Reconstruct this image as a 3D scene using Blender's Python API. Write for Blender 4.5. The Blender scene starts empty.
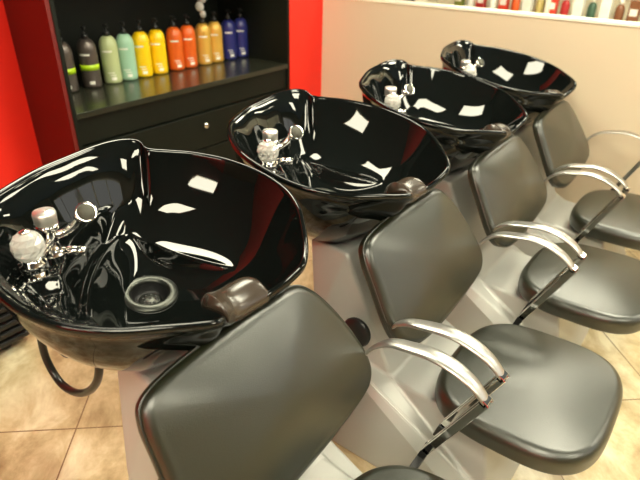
import bpy, bmesh, math, random
import numpy as np
from mathutils import Vector, Matrix
random.seed(4)
R = math.radians
col = bpy.context.scene.collection
sc = bpy.context.scene

# ------------------------------------------------------------------ camera
cd = bpy.data.cameras.new('camera'); cam = bpy.data.objects.new('camera', cd); col.objects.link(cam)
cd.sensor_width = 36.0; cd.lens = 546.3 / 640 * 36.0; cd.clip_start = .02
P, Yw, Ro = R(29.205), R(36.422), R(-1.3136)
fw = Vector((-math.sin(Yw)*math.cos(P), math.cos(Yw)*math.cos(P), -math.sin(P)))
rt = Vector((math.cos(Yw), math.sin(Yw), 0)); dn = -rt.cross(fw)
rt, dn = rt*math.cos(Ro)+dn*math.sin(Ro), -rt*math.sin(Ro)+dn*math.cos(Ro)
m = Matrix((rt, -dn, -fw)).transposed().to_4x4(); m.translation = Vector((1.0765, -.4250, 1.5811))
cam.matrix_world = m
cd.dof.use_dof = True; cd.dof.focus_distance = 1.45; cd.dof.aperture_fstop = 3.2
sc.camera = cam

# ------------------------------------------------------------------ world, exposure
w = bpy.data.worlds.new('world'); sc.world = w; w.use_nodes = True
w.node_tree.nodes['Background'].inputs[0].default_value = (1, .98, .9, 1)
w.node_tree.nodes['Background'].inputs[1].default_value = 3.0
sc.view_settings.view_transform = 'Standard'; sc.view_settings.look = 'None'
sc.view_settings.gamma = 1; sc.view_settings.use_curve_mapping = False
sc.view_settings.exposure = -0.6
LAMP = 42.0
LAMP_COL = (1, .96, .74)

# ------------------------------------------------------------------ materials
def srgb(r, g, b):
    return tuple(((c/255)/12.92 if c/255 <= .04045 else ((c/255+.055)/1.055)**2.4) for c in (r, g, b)) + (1,)
def mat(name, color, rough=.5, metal=0, ior=1.5, coat=0, noise=0, nscale=20, bump=0, bscale=200, trans=0, emit=None, estr=0):
    mm = bpy.data.materials.new(name); mm.use_nodes = True
    nt = mm.node_tree; b = nt.nodes['Principled BSDF']
    b.inputs['Base Color'].default_value = color; b.inputs['Roughness'].default_value = rough
    b.inputs['Metallic'].default_value = metal; b.inputs['IOR'].default_value = ior
    b.inputs['Coat Weight'].default_value = coat; b.inputs['Coat Roughness'].default_value = .05
    b.inputs['Transmission Weight'].default_value = trans
    if emit: b.inputs['Emission Color'].default_value = emit; b.inputs['Emission Strength'].default_value = estr
    tc = nt.nodes.new('ShaderNodeTexCoord')
    if noise:
        n = nt.nodes.new('ShaderNodeTexNoise'); n.inputs['Scale'].default_value = nscale; n.inputs['Detail'].default_value = 5
        nt.links.new(tc.outputs['Object'], n.inputs['Vector'])
        mx = nt.nodes.new('ShaderNodeMix'); mx.data_type = 'RGBA'
        mx.inputs[6].default_value = tuple(c*(1-noise) for c in color[:3]) + (1,)
        mx.inputs[7].default_value = tuple(min(1, c*(1+noise)) for c in color[:3]) + (1,)
        nt.links.new(n.outputs['Fac'], mx.inputs[0]); nt.links.new(mx.outputs[2], b.inputs['Base Color'])
    if bump:
        n = nt.nodes.new('ShaderNodeTexNoise'); n.inputs['Scale'].default_value = bscale; n.inputs['Detail'].default_value = 3
        nt.links.new(tc.outputs['Object'], n.inputs['Vector'])
        bp = nt.nodes.new('ShaderNodeBump'); bp.inputs['Strength'].default_value = bump; bp.inputs['Distance'].default_value = .002
        nt.links.new(n.outputs['Fac'], bp.inputs['Height']); nt.links.new(bp.outputs['Normal'], b.inputs['Normal'])
    return mm
M = {}
M["gloss"] = mat('gloss_black', (.0035, .0045, .004, 1), .03, ior=1.46, noise=.1, nscale=3)
M['vinyl'] = mat('black_vinyl', (.010, .012, .005, 1), .33, ior=1.85, noise=.15, nscale=9, bump=.22, bscale=420)
M['gel'] = mat('neck_gel', (.045, .032, .022, 1), .24, ior=1.6, noise=.15, nscale=30)
M['chrome'] = mat('chrome', (.86, .84, .8, 1), .07, 1, noise=.03, nscale=30)
M['brushed'] = mat('brushed_metal', (.52, .51, .48, 1), .34, 1, noise=.06, nscale=60)
M['cap'] = mat('satin_cap', (.88, .87, .82, 1), .45, 1, noise=.03)
M['steel'] = mat('drain_steel', (.075, .078, .07, 1), .42, 1, noise=.1, nscale=60)
M['hole'] = mat('drain_dark', (.01, .01, .01, 1), .5, noise=.1)
M['crystal'] = mat('crystal', (1, .98, .93, 1), .04, ior=1.5, trans=.6, noise=.02)
M['satin'] = mat('satin_silver', (.50, .50, .47, 1), .40, metal=.2, noise=.04, nscale=6)
M['blackmat'] = mat('black_plastic', (.012, .012, .012, 1), .4, noise=.2)
M['hose'] = mat('black_rubber', (.012, .012, .01, 1), .3, noise=.2)
M['cab'] = mat('cabinet_black', (.006, .0075, .005, 1), .5, ior=1.3, noise=.25, nscale=5)
M['red'] = mat('red_paint', srgb(238, 38, 22), .45, noise=.04, nscale=4)
M['beige'] = mat('beige_paint', srgb(212, 196, 170), .5, noise=.025, nscale=2)
M['cream'] = mat('cream_trim', srgb(250, 245, 225), .4, noise=.02, nscale=5)
M['wall'] = mat('warm_wall', srgb(140, 130, 112), .7, noise=.03, nscale=2)
M['ceil'] = mat('ceiling_blue_tint', (.12, .17, .27, 1), .8, noise=.03, nscale=3)  # unseen ceiling, tinted blue to put a cool glow into the bowls
M['white'] = mat('white_ink', srgb(235, 232, 220), .5, noise=.03)
def lamp_mat(s):
    return mat('lamp_diffuser', (1, 1, 1, 1), .5, emit=LAMP_COL + (1,), estr=s, noise=.01)
M['lamp'] = lamp_mat(LAMP)

def floor_mat():
    mm = bpy.data.materials.new('travertine_tiles'); mm.use_nodes = True; nt = mm.node_tree; L = nt.links
    b = nt.nodes['Principled BSDF']
    tc = nt.nodes.new('ShaderNodeTexCoord'); mp = nt.nodes.new('ShaderNodeMapping')
    L.new(tc.outputs['Object'], mp.inputs['Vector'])
    mp.vector_type = 'POINT'
    # tile joints crossing near (-.447, .160); rows turned 42 degrees
    a = R(-42.0); cx, cy = -.445, .175
    mp.inputs['Rotation'].default_value = (0, 0, a)
    rx = cx*math.cos(a)-cy*math.sin(a); ry = cx*math.sin(a)+cy*math.cos(a)
    mp.inputs['Location'].default_value = (-rx, -ry, 0)
    br = nt.nodes.new('ShaderNodeTexBrick'); br.offset = 0; br.squash = 1
    br.inputs['Scale'].default_value = 1; br.inputs['Brick Width'].default_value = .56; br.inputs['Row Height'].default_value = .56
    br.inputs['Mortar Size'].default_value = .0028; br.inputs['Mortar Smooth'].default_value = .2
    br.inputs['Color1'].default_value = (1, 1, 1, 1); br.inputs['Color2'].default_value = (.9, .9, .9, 1); br.inputs['Mortar'].default_value = (0, 0, 0, 1)
    L.new(mp.outputs[0], br.inputs['Vector'])
    n1 = nt.nodes.new('ShaderNodeTexNoise'); n1.inputs['Scale'].default_value = 4.5; n1.inputs['Detail'].default_value = 9
    n1.inputs['Roughness'].default_value = .65; n1.inputs['Distortion'].default_value = .35
    mp2 = nt.nodes.new('ShaderNodeMapping'); mp2.inputs['Scale'].default_value = (1.25, .8, 1)
    L.new(mp.outputs[0], mp2.inputs['Vector']); L.new(mp2.outputs[0], n1.inputs['Vector'])
    cr = nt.nodes.new('ShaderNodeValToRGB'); L.new(n1.outputs['Fac'], cr.inputs['Fac'])
    e = cr.color_ramp.elements
    e[0].position = .34; e[0].color = srgb(152, 128, 92); e[1].position = .66; e[1].color = srgb(234, 222, 190)
    e2 = cr.color_ramp.elements.new(.5); e2.color = srgb(202, 182, 142)
    mu = nt.nodes.new('ShaderNodeMix'); mu.data_type = 'RGBA'; mu.blend_type = 'MULTIPLY'; mu.inputs[0].default_value = .6
    L.new(cr.outputs[0], mu.inputs[6]); L.new(br.outputs['Color'], mu.inputs[7])
    mx = nt.nodes.new('ShaderNodeMix'); mx.data_type = 'RGBA'; L.new(br.outputs['Fac'], mx.inputs[0])
    L.new(mu.outputs[2], mx.inputs[6]); mx.inputs[7].default_value = srgb(122, 96, 66)
    L.new(mx.outputs[2], b.inputs['Base Color']); b.inputs['Roughness'].default_value = .3
    bp = nt.nodes.new('ShaderNodeBump'); bp.inputs['Strength'].default_value = .2; bp.inputs['Distance'].default_value = .003
    L.new(n1.outputs['Fac'], bp.inputs['Height']); L.new(bp.outputs[0], b.inputs['Normal'])
    return mm
M['floor'] = floor_mat()

# ------------------------------------------------------------------ helpers
def tag(o, label=None, cat=None, group=None, kind=None):
    if label: o['label'] = label
    if cat: o['category'] = cat
    if group: o['group'] = group
    if kind: o['kind'] = kind
    return o
def empty(name, loc):
    o = bpy.data.objects.new(name, None); o.location = loc; o.empty_display_size = .1; col.objects.link(o); return o
def obj(name, verts, faces, m_, parent=None, smooth=True, loc=None):
    me = bpy.data.meshes.new(name); me.from_pydata([tuple(v) for v in verts], [], faces); me.materials.append(m_)
    bm = bmesh.new(); bm.from_mesh(me); bmesh.ops.recalc_face_normals(bm, faces=bm.faces); bm.to_mesh(me); bm.free()
    for p in me.polygons: p.use_smooth = smooth
    o = bpy.data.objects.new(name, me); col.objects.link(o); o.parent = parent
    if loc is not None: o.location = loc
    return o
def merge(*parts):
    V, F = [], []
    for v, f in parts:
        k = len(V); V += list(v); F += [tuple(i+k for i in ff) for ff in f]
    return V, F
def box(x0, x1, y0, y1, z0, z1):
    v = [(x, y, z) for x in (x0, x1) for y in (y0, y1) for z in (z0, z1)]
    return v, [(0, 1, 3, 2), (4, 6, 7, 5), (0, 4, 5, 1), (2, 3, 7, 6), (0, 2, 6, 4), (1, 5, 7, 3)]
def boxobj(name, b, m_, parent=None, bevel=0, seg=2):
    o = obj(name, *box(*b), m_, parent, smooth=False)
    if bevel: bev(o, bevel, seg)
    return o
def bev(o, width, seg=2, angle=35):
    md = o.modifiers.new('bevel', 'BEVEL'); md.width = width; md.segments = seg; md.limit_method = 'ANGLE'; md.angle_limit = R(angle)
    return o
def rings(rs, cap0=True, cap1=True, closed=False):
    n = len(rs[0]); V = [p for r in rs for p in r]; F = []
    K = len(rs)
    for i in range(K if closed else K-1):
        a, b = i*n, ((i+1) % K)*n
        for j in range(n): F.append((a+j, a+(j+1) % n, b+(j+1) % n, b+j))
    if not closed:
        if cap0: F.append(tuple(range(n))[::-1])
        if cap1: F.append(tuple((K-1)*n+j for j in range(n)))
    return V, F
def lathe(prof, n=32, c=(0, 0, 0), ax=(0, 0, 1)):
    q = Vector((0, 0, 1)).rotation_difference(Vector(ax).normalized())
    rs = []
    for r, z in prof:
        rs.append([tuple(q @ Vector((r*math.cos(2*math.pi*j/n), r*math.sin(2*math.pi*j/n), z)) + Vector(c)) for j in range(n)])
    return rings(rs, cap0=prof[0][0] < .004, cap1=prof[-1][0] < .004)
def crom(pts, n, closed=False):
    pts = [Vector(p) for p in pts]; K = len(pts); out = []
    segs = K if closed else K-1
    for i in range(segs):
        g = (lambda k: pts[k % K]) if closed else (lambda k: pts[max(0, min(K-1, k))])
        p0, p1, p2, p3 = g(i-1), g(i), g(i+1), g(i+2)
        for s in range(n):
            t = s/n
            out.append(.5*((2*p1)+(p2-p0)*t+(2*p0-5*p1+4*p2-p3)*t*t+(-p0+3*p1-3*p2+p3)*t**3))
    if not closed: out.append(pts[-1])
    return out
def tube(pts, r, n=12, up=(0, 1, 0), sx=1, sz=1, rad=None):
    """sweep an ellipse (r*sx across 'up', r*sz along the other axis)"""
    pts = [Vector(p) for p in pts]; rs = []; U = Vector(up)
    for i, p in enumerate(pts):
        t = (pts[min(i+1, len(pts)-1)]-pts[max(i-1, 0)]).normalized()
        a = (U-t*U.dot(t)).normalized(); b = t.cross(a)
        ra, rb = (rad[i] if rad else (r*sx, r*sz))
        rs.append([tuple(p+a*ra*math.cos(2*math.pi*j/n)+b*rb*math.sin(2*math.pi*j/n)) for j in range(n)])
    return rings(rs)
def bar(pts, wa, wb, up=(0, 1, 0)):
    pts = [Vector(p) for p in pts]; rs = []; U = Vector(up)
    for i, p in enumerate(pts):
        t = (pts[min(i+1, len(pts)-1)]-pts[max(i-1, 0)]).normalized()
        a = (U-t*U.dot(t)).normalized(); b = t.cross(a)
        rs.append([tuple(p+a*wa*s+b*wb*q) for s, q in ((-.5, -.5), (.5, -.5), (.5, .5), (-.5, .5))])
    return rings(rs)
def copy_tree(o, parent=None):
    c = o.copy(); col.objects.link(c); c.parent = parent
    for ch in list(o.children): copy_tree(ch, c)
    return c
def sst(a, b, x):
    t = max(0., min(1., (x-a)/(b-a))); return t*t*(3-2*t)

# ------------------------------------------------------------------ setting
H = 2.75
XW, YF = -1.45, 2.97
XR = -1.83                                    # red wall left of the cabinet
def struct(name, b, m_):
    return tag(boxobj(name, b, m_), kind='structure')
struct('floor', (-4.2, 4.6, -3.6, 7.6, -.05, 0), M['floor'])
struct('ceiling', (-4.2, 4.6, -3.6, 7.6, H, H+.05), M['ceil'])
struct('wall_left', (XR-.1, XR, -3.6, .945, 0, H), M['red'])
struct('wall_left_pier', (XR-.42, XW, 2.60, 3.05, 0, H), M['red'])
struct('wall_rear', (-4.2, 4.6, -3.7, -3.6, 0, H), M['wall'])
struct('wall_rear_accent', (.6, 2.5, -3.6, -3.56, 0, H), M['red'])
W = merge(box(4.6, 4.7, -3.6, 1.4, 0, H), box(4.6, 4.7, 1.4, 7.6, 0, 1.25), box(4.6, 4.7, 1.4, 7.6, 2.45, H), box(4.6, 4.7, 7.3, 7.6, 1.25, 2.45))
tag(obj('wall_right', *W, M['wall'], smooth=False), kind='structure')
W = merge(*[box(4.62, 4.68, y, y+.06, 1.25, 2.45) for y in (1.4, 2.86, 4.32, 5.78, 7.24)], box(4.62, 4.68, 1.46, 7.24, 1.25, 1.30), box(4.62, 4.68, 1.46, 7.24, 2.40, 2.45))
tag(obj('added_window_1', *W, M['cream'], smooth=False), kind='structure')  # added out-of-view window, lets brightness into the chair back reflections
struct('wall_shop_back', (-4.2, 4.6, 7.6, 7.7, 0, H), M['wall'])
struct('wall_shop_left', (-4.3, -4.2, -3.6, 7.6, 0, H), M['wall'])
ZH = 1.195
struct('wall_low_partition', (XW, 4.6, YF, YF+.10, 0, ZH), M['beige'])
struct('trim_1', (XW, 4.6, YF-.006, YF+.106, ZH, ZH+.014), M['cream'])

# ceiling lights
LIGHTS = [(1.48, -.85), (1.2, 1.95), (.35, 3.75), (-.6, 1.2), (3.3, .4), (3.3, 3.2), (1.4, -2.7), (1.6, 6.0)]
def ceiling_light():
    t = empty('ceiling_light', (0, 0, 0))
    fr = merge(box(-.63, .63, -.33, -.30, -.03, 0), box(-.63, .63, .30, .33, -.03, 0), box(-.63, -.60, -.30, .30, -.03, 0), box(.60, .63, -.30, .30, -.03, 0))
    obj('frame', *fr, M['cream'], t, smooth=False)
    obj('diffuser', *box(-.60, .60, -.30, .30, -.02, -.001), M['lamp'], t, smooth=False)
    return t
lt = ceiling_light()
for i, (x, y) in enumerate(LIGHTS):
    o = lt if i == 0 else copy_tree(lt)
    o.location = (x, y, H)
    tag(o, 'rectangular fluorescent ceiling light overhead, out of the photo', 'ceiling light', 'ceiling lights')

# ------------------------------------------------------------------ cabinet
SZ = .79
cb = empty('display_cabinet', (XR, 1.75, 0))
tag(cb, 'black built-in display cabinet with an open shelf of bottles', 'cabinet')
def cpart(name, b, m_, bevel=0):
    o = obj(name, *box(*b), m_, None, smooth=False); o.parent = cb; o.matrix_parent_inverse = Matrix.Translation((-XR, -1.75, 0))
    if bevel: bev(o, bevel)
    return o
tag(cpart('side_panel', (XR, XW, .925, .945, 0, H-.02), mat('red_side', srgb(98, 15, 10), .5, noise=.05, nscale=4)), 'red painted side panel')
cpart('side_liner', (-2.12, XW+.004, .9455, .965, 0, H-.02), M['cab'])
cpart('side_liner', (-2.12, XW-.004, 2.58, 2.5995, 0, H-.02), M['cab'])
cpart('back_panel', (-2.14, -2.12, .9455, 2.5995, 0, H-.02), M['cab'])
cpart('shelf', (-2.12, XW-.002, .9655, 2.5795, SZ-.03, SZ), mat('shelf_black', (.02, .021, .014, 1), .22, ior=1.6, noise=.2, nscale=6), .002)
cpart('upper_shelf', (-2.12, XW-.10, .9655, 2.5795, 1.42, 1.45), M['cab'], .002)
cpart('apron', (-2.10, XW-.02, .9655, 2.5795, .622, SZ-.031), M['cab'], .002)
for (a, b) in ((.9675, 2.5775),):
    d = cpart('drawer', (-2.10, XW-.008, a, b, .40, .614), M['cab'], .003)
    k = obj('knob', *lathe([(.004, 0), (.006, .004), (.006, .014), (.016, .018), (.019, .026), (.014, .034), (.004, .037)], 20, (XW-.008, 1.775, .545), (1, 0, 0)), M['chrome'], None)
    k.parent = d
for (a, b) in ((.9675, 1.768), (1.776, 2.5775)):
    cpart('door', (-2.10, XW-.008, a, b, .06, .392), M['cab'], .003)

# ------------------------------------------------------------------ bottles
def bottle(rgb, band=None, metallic=0, ink=None):
    t = empty('pump_bottle', (0, 0, 0))
    bmx = mat('bottle_plastic', rgb, .3, metal=metallic, coat=.3, noise=.03, nscale=8)
    r, h = .0515, .262
    prof = [(.001, 0), (r*.86, .001), (r*.97, .006), (r, .016), (r, h*.76)]
    for i in range(1, 9):
        a = i/8*math.pi/2
        prof.append((r-(r-.017)*(1-math.cos(a)), h*.76+(h*.24)*math.sin(a)*1.0))
    prof.append((.015, h+.006)); prof.append((.001, h+.006))
    obj('body', *lathe(prof, 32), bmx, t)
    pm = M['blackmat']
    p = merge(lathe([(.001, h), (.018, h), (.018, h+.022), (.008, h+.025), (.0055, h+.027), (.0055, h+.052), (.013, h+.054), (.013, h+.064), (.001, h+.066)], 20),
              tube([(0, 0, h+.059), (.02, .0, h+.059), (.042, 0, h+.052)], .0055, 8))
    obj('pump', *p, pm, t)
    def patch(a0, a1, z0, z1, m_, name='label_print'):
        n = 10; V = []; F = []
        for i in range(n+1):
            a = a0+(a1-a0)*i/n
            for zz in (z0, z1): V.append(((r+.0006)*math.cos(a), (r+.0006)*math.sin(a), zz))
        for i in range(n): F.append((2*i, 2*i+2, 2*i+3, 2*i+1))
        return V, F
    if band:
        o = obj('label_band', *lathe([(r, .098), (r+.0008, .098), (r+.0008, .128), (r, .128)], 32), mat('lime_band', band, .4, noise=.03), t)
    im = ink or M['white']
    # small pale printed lines, too blurred in the photo to read
    L = [patch(-1.05, .02, .178, .188, im)]
    if not band: L += [patch(-.75, .0, .062, .067, im), patch(-.55, .10, .048, .053, im)]
    L += [patch(-.42, .14, .022, .040, im)]
    for pt in L: obj('label_print', *pt, im, t)
    return t
grey = bottle(srgb(98, 88, 82), srgb(178, 215, 30), .45)
sage = bottle(srgb(182, 192, 140)); mint = bottle(srgb(158, 200, 172))
yel = bottle(srgb(250, 206, 18)); ora = bottle(srgb(222, 98, 30)); gold = bottle(srgb(228, 178, 78), metallic=.2); blue = bottle(srgb(44, 48, 118))
pos = [1.125, 1.275, 1.415, 1.53, 1.665, 1.785, 1.925, 2.04, 2.175, 2.285, 2.42, 2.54]
BL = [(grey, 'grey pump bottle with a lime band, half hidden by the cabinet edge'), (grey, 'grey pump bottle with a lime band beside the sage green bottle'),
      (sage, 'pale sage green pump bottle on the black shelf'), (mint, 'mint green pump bottle between sage and yellow bottles'),
      (yel, 'yellow pump bottle next to the mint green bottle'), (yel, 'yellow pump bottle next to the orange bottles'),
      (ora, 'orange pump bottle next to the yellow bottles'), (ora, 'orange pump bottle next to the golden bottles'),
      (gold, 'golden tan pump bottle next to the orange bottles'), (gold, 'golden tan pump bottle next to the dark blue bottles'),
      (blue, 'dark blue pump bottle next to the golden bottles'), (blue, 'dark blue pump bottle at the right end of the bottle row')]
seen = set()
for i, (src, lab) in enumerate(BL):
    o = src if id(src) not in seen else copy_tree(src)
    seen.add(id(src))
    o.location = (-1.875, pos[i]+.045-.0045*i*.6+(.02 if i < 4 else 0), SZ); o.rotation_euler.z = R(random.uniform(-10, 6)-14)
    tag(o, lab, 'bottle', 'pump bottles on the display shelf')

# glassy ornament hanging over the golden bottles
hb = empty('crystal_ornament', (-1.80, 2.135, 1.42))
tag(hb, 'small clear glass ornament hanging above the golden bottles', 'ornament')
def gem(c, r, sz=1.0):
    bm = bmesh.new(); bmesh.ops.create_icosphere(bm, subdivisions=2, radius=r)
    for v in bm.verts: v.co.z *= sz; v.co += Vector(c)
    bm.verts.ensure_lookup_table(); V = [tuple(v.co) for v in bm.verts]; F = [tuple(x.index for x in f.verts) for f in bm.faces]; bm.free()
    return V, F
obj('thread', *tube([(0, 0, 0), (0, 0, -.31)], .0018, 6), M['chrome'], hb)
for k, (dz, rr) in enumerate(((-.20, .034), (-.255, .028), (-.302, .02))):
    obj('crystal_drop', *gem((0, (-1)**k*.012, dz), rr, 1.1), M['crystal'], hb, smooth=False)

# ------------------------------------------------------------------ black ribbed case on the floor at left
hz = empty('ribbed_case', (-1.2, -.1, 0))
tag(hz, 'black ribbed case standing on the floor behind the nearest bowl', 'case')
bev(obj('body', *box(-.165, .165, -.55, .44, .03, .30), M['blackmat'], hz, smooth=False), .02, 3)
for k in range(6):
    bev(obj('rib', *box(.165, .185, -.53, .42, .05+k*.04, .072+k*.04), M['blackmat'], hz, smooth=False), .006)
for yy in (-.45, .34):
    obj('foot', *lathe([(.001, 0), (.03, 0), (.03, .028), (.001, .03)], 16, (.10, yy, 0)), M['blackmat'], hz)

# ------------------------------------------------------------------ shampoo bowl (local origin: x=0, y=axis, z=floor)
FAR = [(-.235, .0, 1.066), (-.243, .07, 1.069), (-.240, .13, 1.071), (-.226, .175, 1.069), (-.203, .198, 1.063), (-.168, .195, 1.051), (-.128, .238, 1.042), (-.08, .285, 1.034),
       (0, .335, 1.019), (.1, .360, 1.0), (.2, .350, .981), (.275, .312, .966), (.335, .257, .954), (.388, .200, .944), (.416, .160, .934), (.420, .138, .922),
       (.408, .105, .900), (.393, .06, .883), (.385, .01, .876)]
NEAR = [(.388, -.04, .879), (.402, -.075, .896), (.428, -.104, .928), (.428, -.128, .935), (.410, -.158, .939), (.378, -.205, .946), (.322, -.276, .955), (.255, -.33, .969), (.18, -.357, .983), (.1, -.364, 1.0), (.02, -.357, 1.016), (-.05, -.333, 1.030),
        (-.115, -.290, 1.043), (-.158, -.245, 1.051), (-.190, -.170, 1.058), (-.220, -.085, 1.063)]
C0 = Vector((.035, 0))
rimpts = crom(FAR+NEAR, 12, closed=True)
ang = np.array([math.atan2(p.y-C0.y, p.x-C0.x) for p in rimpts]); rad = np.array([math.hypot(p.x-C0.x, p.y-C0.y) for p in rimpts]); rz = np.array([p.z for p in rimpts])
o_ = np.argsort(ang); ang, rad, rz = ang[o_], rad[o_], rz[o_]
def rim(th):
    return float(np.interp(th, ang, rad, period=2*math.pi)), float(np.interp(th, ang, rz, period=2*math.pi))
def arc3(a, b, c):
    ax, ay, bx, by, cx, cy = *a, *b, *c
    d = 2*(ax*(by-cy)+bx*(cy-ay)+cx*(ay-by))
    ux = ((ax*ax+ay*ay)*(by-cy)+(bx*bx+by*by)*(cy-ay)+(cx*cx+cy*cy)*(ay-by))/d
    uy = ((ax*ax+ay*ay)*(cx-bx)+(bx*bx+by*by)*(ax-cx)+(cx*cx+cy*cy)*(bx-ax))/d
    return ux, uy, math.hypot(ax-ux, ay-uy)
AX, AY, AR = arc3((-.200, .200), (-.075, -.040), (.26, -.275))
def sdist(x, y):
    return math.hypot(x-AX, y-AY)-AR      # positive on the tap deck side
_t = np.linspace(-math.pi, math.pi, 721)[:-1]
_r = np.interp(_t, ang, rad, period=2*math.pi); _z = np.interp(_t, ang, rz, period=2*math.pi)
_k = np.exp(-np.linspace(-2, 2, 81)**2); _k /= _k.sum()
_rs = np.convolve(np.concatenate([_r[-40:], _r, _r[:40]]), _k, 'valid'); _zs = np.convolve(np.concatenate([_z[-40:], _z, _z[:40]]), _k, 'valid')
def rim_soft(th):
    return float(np.interp(th, _t, _rs, period=2*math.pi)), float(np.interp(th, _t, _zs, period=2*math.pi))
LL, LR = Vector((-.125, .066)), Vector((.165, .182))
def inner_z(x, y, v, zr):
    zf = .757-.15*(x-C0.x)
    th = math.atan2(y-C0.y, x-C0.x); rs_, zs_ = rim_soft(th)
    b_ = sst(.72, 1.0, v); ve = (math.hypot(x-C0.x, y-C0.y)/rs_)*(1-b_)+v*b_; zr = zs_*(1-b_)+zr*b_
    z = zf+(zr-zf)*(.75*ve**1.9+.25*ve**6)
    # leaf shaped ledge on the far slope
    ch = LR-LL; n = Vector((-ch.y, ch.x)).normalized(); q = Vector((x, y))-LL
    t = q.dot(ch)/ch.length_squared; d = q.dot(n)
    if -.05 < t < 1.05:
        tt = max(0, min(1, t)); q_ = math.sin(math.pi*tt)
        amp = .036*(q_**.8)
        d += .006*q_
        wf = .032*q_+.001
        z += amp*(max(0., 1+d/wf)**1.4 if d < 0 else max(0., 1-d/(.035+.10*q_))**1.7)
    # tap deck: the basin wall rises to a first edge, a groove and a second rise carry on to the deck
    sd = sdist(x, y)
    if sd > -.07:
        a = max(0., (sd+.07)/.07)
        fade = 1-sst(.90, 1.0, v)
        z1 = .858+(zr-.858)*sst(.60, 1.02, v)
        if a < 1: z = z+(max(z1, z)-z)*a*a
        else: z = max(z1, z)
        z += .005*math.exp(-((sd-.001)/.010)**2)*fade*(1-sst(.02, .12, y))
        m_ = sst(.016, .048, sd)
        zd = .930-.026*(1-sst(.080, .112, math.hypot(x-.13, y+.285)))
        zd = zd+(zr-zd)*sst(.76, 1.03, v)
        z = z+m_*(max(zd, z)-z)
    return z
def bowl_mesh():
    NA, NR = 360, 110
    ths = [2*math.pi*j/NA for j in range(NA)]
    rs = []
    for i in range(NR+1):
        q = i/NR
        r_ = []
        for th in ths:
            rr, zr = rim(th); rr -= .007
            r0 = .047; v = (r0+(rr-r0)*q)/rr
            x, y = C0.x+rr*v*math.cos(th), C0.y+rr*v*math.sin(th)
            r_.append((x, y, inner_z(x, y, v, zr)))
        rs.append(r_)
    def off(do, dz):
        return [(C0.x+(rim(th)[0]+do)*math.cos(th), C0.y+(rim(th)[0]+do)*math.sin(th), rim(th)[1]+dz) for th in ths]
    for do, dz in ((-.006, .003), (-.003, .0055), (.001, .0065), (.005, .005), (.0075, .001), (.008, -.005), (.006, -.011), (.001, -.015)): rs.append(off(do, dz))
    for k in range(1, 25):
        t = k/24
        r_ = []
        for th in ths:
            rr, zr = rim(th); fr = sst(.75, 1.0, math.cos(th)); s = .975-(.55+.05*fr)*t**(1.7-.55*fr); zt = zr-.02; zb = .690-.11*rr*s*math.cos(th)
            hh = zt-(zt-zb)*t**.9
            # the rear of the shell tucks under the tap deck
            r_.append((C0.x+rr*s*math.cos(th), C0.y+rr*s*math.sin(th), hh))
        rs.append(r_)
    return rings(rs, cap0=False)
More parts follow.
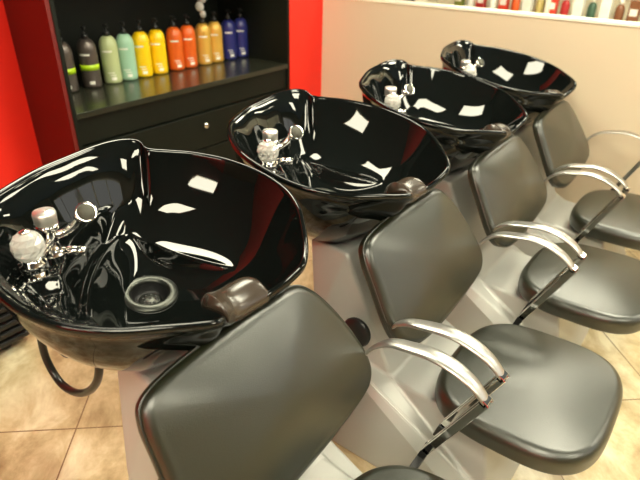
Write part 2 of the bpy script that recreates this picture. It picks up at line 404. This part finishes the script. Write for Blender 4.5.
def shampoo_bowl():
    t = empty('shampoo_bowl', (0, 0, 0))
    bw = obj('basin', *bowl_mesh(), M['gloss'], t)
    # drain
    dz = 0; dx = 0
    dr = obj('drain_ring', *lathe([(.038, .000), (.039, .006), (.044, .009), (.053, .009), (.059, .005), (.061, .001), (.061, -.004), (.038, -.006)], 48, (dx, 0, dz)), M['steel'], t)
    cup = obj('drain_cup', *lathe([(.039, .004), (.037, -.022), (.030, -.030), (.001, -.030), (.001, -.032), (.040, -.032), (.0405, .004)], 40, (dx, 0, dz)), M['hole'], t)
    st = []
    st.append(lathe([(.001, -.014), (.020, -.016), (.024, -.020), (.024, -.028), (.001, -.028)], 32, (dx, 0, dz)))
    sr = obj('strainer', *merge(*st), M['steel'], t)
    hs = [lathe([(.001, -.0135), (.0034, -.0137), (.0034, -.018), (.001, -.018)], 10, (dx, 0, dz))]
    for k in range(8):
        a = 2*math.pi*k/8; hs.append(lathe([(.001, -.0143), (.0036, -.0147), (.0036, -.019), (.001, -.019)], 10, (dx+.0145*math.cos(a), .0145*math.sin(a), dz)))
    obj('hole', *merge(*hs), M['hole'], sr)
    for q in (dr, cup, sr):
        q.location = (C0.x, 0, .7605); q.rotation_euler = (0, R(8.5), 0); q.scale = (1.2, 1.2, 1.1)
    # crystal tap handle
    kx, ky = .0, -.245
    tp = obj('tap_body', *lathe([(.001, .925), (.030, .925), (.032, .932), (.024, .940), (.024, .948), (.028, .952), (.028, .960), (.021, .966), (.021, .972), (.001, .974)], 32, (kx, ky, 0)), M['chrome'], t)
    K = []
    n = 12
    prof = [(.010, .968), (.025, .974), (.032, .987), (.034, 1.0), (.032, 1.012), (.025, 1.024), (.014, 1.031), (.004, 1.032)]
    V, F = [], []
    rr = []
    for i, (r_, z) in enumerate(prof):
        o2 = (i % 2)*math.pi/n
        rr.append([(kx+r_*math.cos(2*math.pi*j/n+o2), ky+r_*math.sin(2*math.pi*j/n+o2), z) for j in range(n)])
    V, F = rings(rr)
    obj('crystal_handle', V, F, M['crystal'], t, smooth=False)
    obj('handle_button', *lathe([(.001, 1.030), (.011, 1.030), (.011, 1.036), (.001, 1.038)], 20, (kx, ky, 0)), M['chrome'], t)
    # vacuum breaker
    vx, vy = -.055, -.172
    obj('vacuum_breaker', *merge(lathe([(.001, .92), (.026, .922), (.027, .932), (.017, .940), (.016, .985), (.020, .990), (.026, .996), (.026, 1.006), (.001, 1.006)], 36, (vx, vy, 0)),
        tube(crom([(vx, vy, .965), (kx-.02, ky+.03, .962), (kx, ky, .955)], 5), .011, 12, up=(0, 0, 1))), M['chrome'], t)
    obj('breaker_cap', *lathe([(.001, 1.006), (.024, 1.007), (.025, 1.030), (.023, 1.036), (.001, 1.037)], 36, (vx, vy, 0)), M['cap'], t)
    # hose elbow and spray head in its holder
    hp = crom([(vx, vy, .972), (vx+.012, vy+.028, .975), (vx+.026, vy+.048, .990), (vx+.034, vy+.060, 1.008)], 5)
    el = obj('elbow', *merge(tube(hp, .0095, 14, up=(0, 0, 1)), lathe([(.001, 0), (.013, 0), (.013, .012), (.001, .012)], 20, tuple(hp[-2]), (.5, .35, .7)),
        tube([(vx+.005, vy+.010, .932), (vx+.05, vy+.05, .930)], .013, 12, up=(0, 0, 1))), M['chrome'], t)
    c = Vector((-.008, -.100, 1.020)); ax = Vector((.76, -.36, .66)).normalized()
    obj('spray_collar', *lathe([(.001, -.034), (.008, -.033), (.010, -.018), (.018, -.012), (.0235, -.002), (.024, .006), (.0225, .008), (.019, .0065), (.001, .006)], 36, tuple(c), tuple(ax)), M['chrome'], t)
    tag(obj('spray_face', *lathe([(.001, .0062), (.0188, .0068), (.018, .009), (.001, .010)], 32, tuple(c), tuple(ax)), mat('spray_grey', (.07, .068, .05, 1), .65, noise=.3, nscale=160), t), 'grey nozzle face')
    # neck rest: a gel saddle over the dip of the front rim
    prof = [(p.x, p.y) for p in crom([(.008, -.016, 0), (.011, -.002, 0), (.003, .015, 0), (-.015, .029, 0), (-.037, .036, 0), (-.058, .032, 0), (-.074, .014, 0), (-.082, -.014, 0), (-.060, -.012, 0), (-.020, -.006, 0), (.0, -.010, 0)], 4, closed=True)]
    rs = []; n = 26
    for i in range(n+1):
        q = -1+2*i/n; y = -.008+.068*q
        th = math.atan2(y, .388-C0.x); rr_, zr = rim(th)
        sc_ = 1-.16*abs(q)**8; zr = .874+.030*max(0, -q)**2+.004*q*q
        px = C0.x+rr_*math.cos(th)
        e = .004+.018*abs(q)**3*0
        rs.append([(px-.002+a*sc_, y, zr+b*sc_+.002) for a, b in prof])
    obj('neck_rest', *rings(rs), M['gel'], t)
    # hose loops under the bowl
    h = obj('drain_hose', *tube(crom([(-.13, -.14, .80), (-.40, -.11, .60), (-.455, -.10, .44), (-.46, -.10, .33), (-.40, -.10, .265), (-.30, -.10, .285), (-.20, -.10, .36), (-.13, -.10, .46), (-.10, -.10, .58), (-.07, -.10, .76)], 8), .0125, 12, up=(0, 1, 0)), M['hose'], t)
    obj('supply_hose', *tube(crom([(-.11, -.10, .80), (-.36, -.09, .60), (-.40, -.085, .50), (-.405, -.08, .43), (-.36, -.08, .40), (-.31, -.08, .44), (-.27, -.07, .54), (-.14, -.05, .78)], 8), .010, 12, up=(0, 1, 0)), M['hose'], t)
    return t

# ------------------------------------------------------------------ pedestal
def pedestal():
    t = empty('bowl_pedestal', (0, 0, 0))
    Bt, Pp, Q, S, Ca, Cb, D0, D1 = (.105, -.165, .712), (.262, -.170, .695), (.465, -.18, .30), (.80, -.18, .275), (.19, -.245, .42), (.86, -.25, .09), (.28, -.30, 0), (.89, -.30, 0)
    hv = [Bt, Pp, Q, S, Ca, Cb, D0, D1]; V = hv+[(x, -y, z) for x, y, z in hv]
    F = []
    side = [(0, 1, 4), (1, 2, 4), (2, 5, 4), (2, 3, 5), (4, 5, 7, 6)]
    for f in side: F.append(f); F.append(tuple(i+8 for i in f)[::-1])
    F += [(1, 9, 10, 2), (2, 10, 11, 3), (3, 11, 13, 5), (5, 13, 15, 7), (0, 8, 9, 1), (0, 4, 12, 8), (4, 6, 14, 12), (6, 7, 15, 14)]
    b = obj('body', V, F, M['satin'], t, smooth=False); bev(b, .010, 3, 8)
    for s in (-1, 1):
        obj('side_cap', *lathe([(.001, .0), (.050, .0), (.052, .007), (.046, .015), (.025, .020), (.001, .022)], 32, (.350, s*.224, .465), (0, s, .08)), M['blackmat'], t)
    return t

# ------------------------------------------------------------------ chair
def pad(outline, thick, edge, dome, mapf, dish=0, n_in=14):
    """outline: list of 2D pts (closed); mapf(u, w, n)->xyz ; n=0 is the back face"""
    cu = sum(p[0] for p in outline)/len(outline); cw = sum(p[1] for p in outline)/len(outline)
    rs = []
    def ring(s_in, n, sc=None):
        out = []
        for u, w_ in outline:
            du, dw = u-cu, w_-cw; L = math.hypot(du, dw)
            k = (L-s_in)/L if sc is None else sc*(L-edge)/L
            out.append(mapf(cu+du*k, cw+dw*k, n))
        return out
    for k in range(1, 7): rs.append(ring(0, 0.0, k/7))
    for a in range(0, 91, 15):
        rs.append(ring(edge*.5*(1-math.sin(R(a))), edge*.5*(1-math.cos(R(a)))))
    for a in range(0, 91, 10):
        rs.append(ring(edge*(1-math.cos(R(a))), thick-edge+edge*math.sin(R(a))))
    for k in range(n_in, 0, -1):
        s = k/(n_in+.3); rs.append(ring(0, thick+dome*(1-s*s)-dish*(1-sst(0, .8, s)), s))
    return rings(rs)
def salon_chair():
    t = empty('salon_chair', (0, 0, 0))
    # seat
    out = []
    n = 96
    for j in range(n):
        a = 2*math.pi*j/n; c, s = math.cos(a), math.sin(a)
        ex = .64 if c > 0 else .66
        u = .250*abs(c)**ex*(1 if c > 0 else -1); v = .276*abs(s)**.63*(1 if s > 0 else -1)
        v *= 1+.03*c
        out.append((u, v))
    obj('seat', *pad(out, .078, .036, .018, lambda u, v, q: (.852+u, v-.015, .328+q+u*.03), dish=0), M['vinyl'], t)
    # backrest on its tilted plane
    ol = [(-.278, .838), (-.20, .855), (-.05, .862), (.08, .862), (.17, .852), (.220, .818), (.262, .755), (.297, .675), (.314, .60), (.29, .556), (.22, .535), (.05, .52), (-.12, .517), (-.22, .53), (-.292, .568), (-.311, .63), (-.306, .74), (-.301, .80)]
    sl = -.55; L = math.hypot(1, sl)
    ol2 = [(p.x, p.y) for p in crom([(u, (z-.45)*L, 0) for u, z in ol], 7, closed=True)]
    nx, nz = 1/L, .55/L
    def mb(u, w_, q):
        z = .45+w_/L; x = .62+sl*(z-.45)
        q2 = q-.052
        return (x+nx*q2, u, z+nz*q2)
    back = obj('backrest', *pad(ol2, .046, .028, .030, mb, dish=0), M['vinyl'], t)
    # piping seam round the side of the backrest
    cu = sum(p[0] for p in ol2)/len(ol2); cw = sum(p[1] for p in ol2)/len(ol2)
    pr_ = [mb(cu+(u-cu)*1.0, cw+(w_-cw)*1.0, .026) for u, w_ in ol2]
    pts = [Vector(p) for p in pr_]; rs = []
    for i, p in enumerate(pts):
        tt = (pts[(i+1) % len(pts)]-pts[i-1]).normalized(); a = Vector((nx, 0, nz)); b = tt.cross(a).normalized()
        rs.append([tuple(p+a*.0028*math.cos(2*math.pi*j/8)+b*.0028*math.sin(2*math.pi*j/8)) for j in range(8)])
    obj('piping', *rings(rs, closed=True), M['vinyl'], back)
    for s in (-1, 1):
        y = s*.322
        pth = crom([(.515, s*.300, .612), (.535, s*.312, .640), (.575, y, .668), (.63, y, .682), (.69, y, .691), (.75, y, .684), (.80, y, .662), (.834, y, .632), (.840, y, .620)], 5)
        nn = len(pth)-1; rd = []
        for i in range(nn+1):
            q = i/nn
            rd.append((.009+.014*math.sin(math.pi*min(1, q*1.02))**.9+.004*q, .0055+.0025*math.sin(math.pi*q)))
        arm = obj('armrest', *tube(pth, 1, 20, up=(0, 1, 0), rad=rd), M['brushed'], t)
        post = merge(bar([(.842, y-.011, .632), (.715, y-.011, .372)], .009, .022), bar([(.842, y+.011, .632), (.715, y+.011, .372)], .009, .022),
                     bar([(.838, y, .636), (.832, y, .622)], .031, .022), bar([(.722, y, .386), (.714, y, .370)], .031, .022))
        bev(obj('armrest_post', *post, M['chrome'], t, smooth=False), .0015)
        bev(obj('armrest_stay', *bar([(.717, s*.336, .380), (.700, s*.325, .322), (.700, s*.10, .316)], .022, .010, up=(1, 0, 0)), M['blackmat'], t, smooth=False), .002)
        bev(obj('backrest_bracket', *bar([(.478, s*.268, .622), (.505, s*.265, .572), (.520, s*.25, .535)], .034, .016), M['blackmat'], t, smooth=False), .003)
    bev(obj('seat_mount', *box(.64, .86, -.11, .11, .292, .330), M['blackmat'], t, smooth=False), .004)
    return t

bowl0, ped0, ch0 = shampoo_bowl(), pedestal(), salon_chair()
BLAB = ['glossy black shampoo bowl nearest the camera, drain visible, hose hanging below', 'glossy black shampoo bowl directly behind the nearest one', 'glossy black shampoo bowl third from the camera, in front of beige wall', 'glossy black shampoo bowl farthest from the camera, beside the low beige wall']
PLAB = ['silver angular pedestal under the nearest black bowl, mostly hidden by its chair', 'silver angular pedestal under the second black bowl, between nearest and second chairs', 'silver angular pedestal under the third black bowl, between second and third chairs', 'silver angular pedestal under the farthest black bowl by the beige wall']
CLAB = ['black vinyl salon chair nearest the camera, backrest large, seat cut by frame', 'black vinyl salon chair with its whole seat in view at lower right', 'black vinyl salon chair third from the camera, behind the whole seat in view', 'black vinyl salon chair farthest from the camera, against the beige wall']
for k in range(4):
    y = .25+.75*k
    for src, labs, cat, g in ((bowl0, BLAB, 'shampoo bowl', 'black shampoo bowls in a row'), (ped0, PLAB, 'pedestal', 'silver bowl pedestals'), (ch0, CLAB, 'chair', 'black salon chairs in a row')):
        o = src if k == 0 else copy_tree(src)
        o.location = (0, y, 0); tag(o, labs[k], cat, g)

# ------------------------------------------------------------------ shop display behind the partition
sh = empty('display_shelf', (.2, 4.9, 0))
tag(sh, 'pale shop display shelving seen over the low beige wall', 'shelf')
bev(obj('back_panel', *box(-1.8, 1.8, .20, .22, 0, 1.75), M['cream'], sh, smooth=False), .003)
for zz in (.25, .66, .98, 1.35):
    bev(obj('shelf_board', *box(-1.8, 1.8, -.20, .198, zz-.02, zz), M['cream'], sh, smooth=False), .003)
for xx in (-1.83, -.6, .6, 1.8):
    bev(obj('upright', *box(xx, xx+.03, -.21, .23, 0, 1.75), M['cream'], sh, smooth=False), .003)
cols = [((205, 60, 40), 'red'), ((120, 130, 60), 'olive green'), ((235, 235, 225), 'white'), ((225, 95, 40), 'orange'), ((120, 75, 45), 'brown'), ((170, 40, 40), 'dark red'), ((200, 180, 110), 'tan'), ((60, 90, 70), 'dark green')]
cm = [mat('pack_'+c[1].replace(' ', '_'), srgb(*c[0]), .4, noise=.05) for c in cols]
x = -.95; i = 0
order = [1, 2, 5, 2, 0, 3, 2, 6, 0, 5, 2, 7, 2, 4, 4, 2, 1, 6, 2, 7]
def product(kind, cmat):
    t = empty('product_bottle' if kind else 'product_box', (0, 0, 0))
    if kind:
        obj('body', *lathe([(.001, 0), (.032, 0), (.034, .006), (.034, .13), (.026, .155), (.013, .165), (.001, .165)], 20), cmat, t)
        obj('cap', *lathe([(.001, .165), (.016, .165), (.016, .20), (.001, .20)], 16), M['white'], t)
    else:
        bev(obj('carton', *box(-.04, .04, -.03, .03, 0, .20), cmat, t, smooth=False), .003)
        obj('label_print', *box(-.028, .028, -.0312, -.0302, .09, .14), M['white'], t, smooth=False)
    return t
near = None
for i, ci in enumerate(order):
    xx = -1.2+i*.105
    if abs(xx-(-.4)) < .045 or abs(xx-.8) < .06: xx += .0
    o = product(i % 2, cm[ci])
    o.location = (xx, 4.76, .98)
    prev = cols[order[i-1]][1] if i else None
    nxt = cols[order[i+1]][1] if i+1 < len(order) else None
    kind = 'bottle' if i % 2 else 'box'
    if prev and nxt: lab = '%s product %s between %s and %s ones on the far shelf' % (cols[ci][1], kind, prev, nxt)
    elif nxt: lab = '%s product %s at the left end of the far shelf' % (cols[ci][1], kind)
    else: lab = '%s product %s at the right end of the far shelf' % (cols[ci][1], kind)
    tag(o, lab, kind, 'hair products on the far shop shelf')
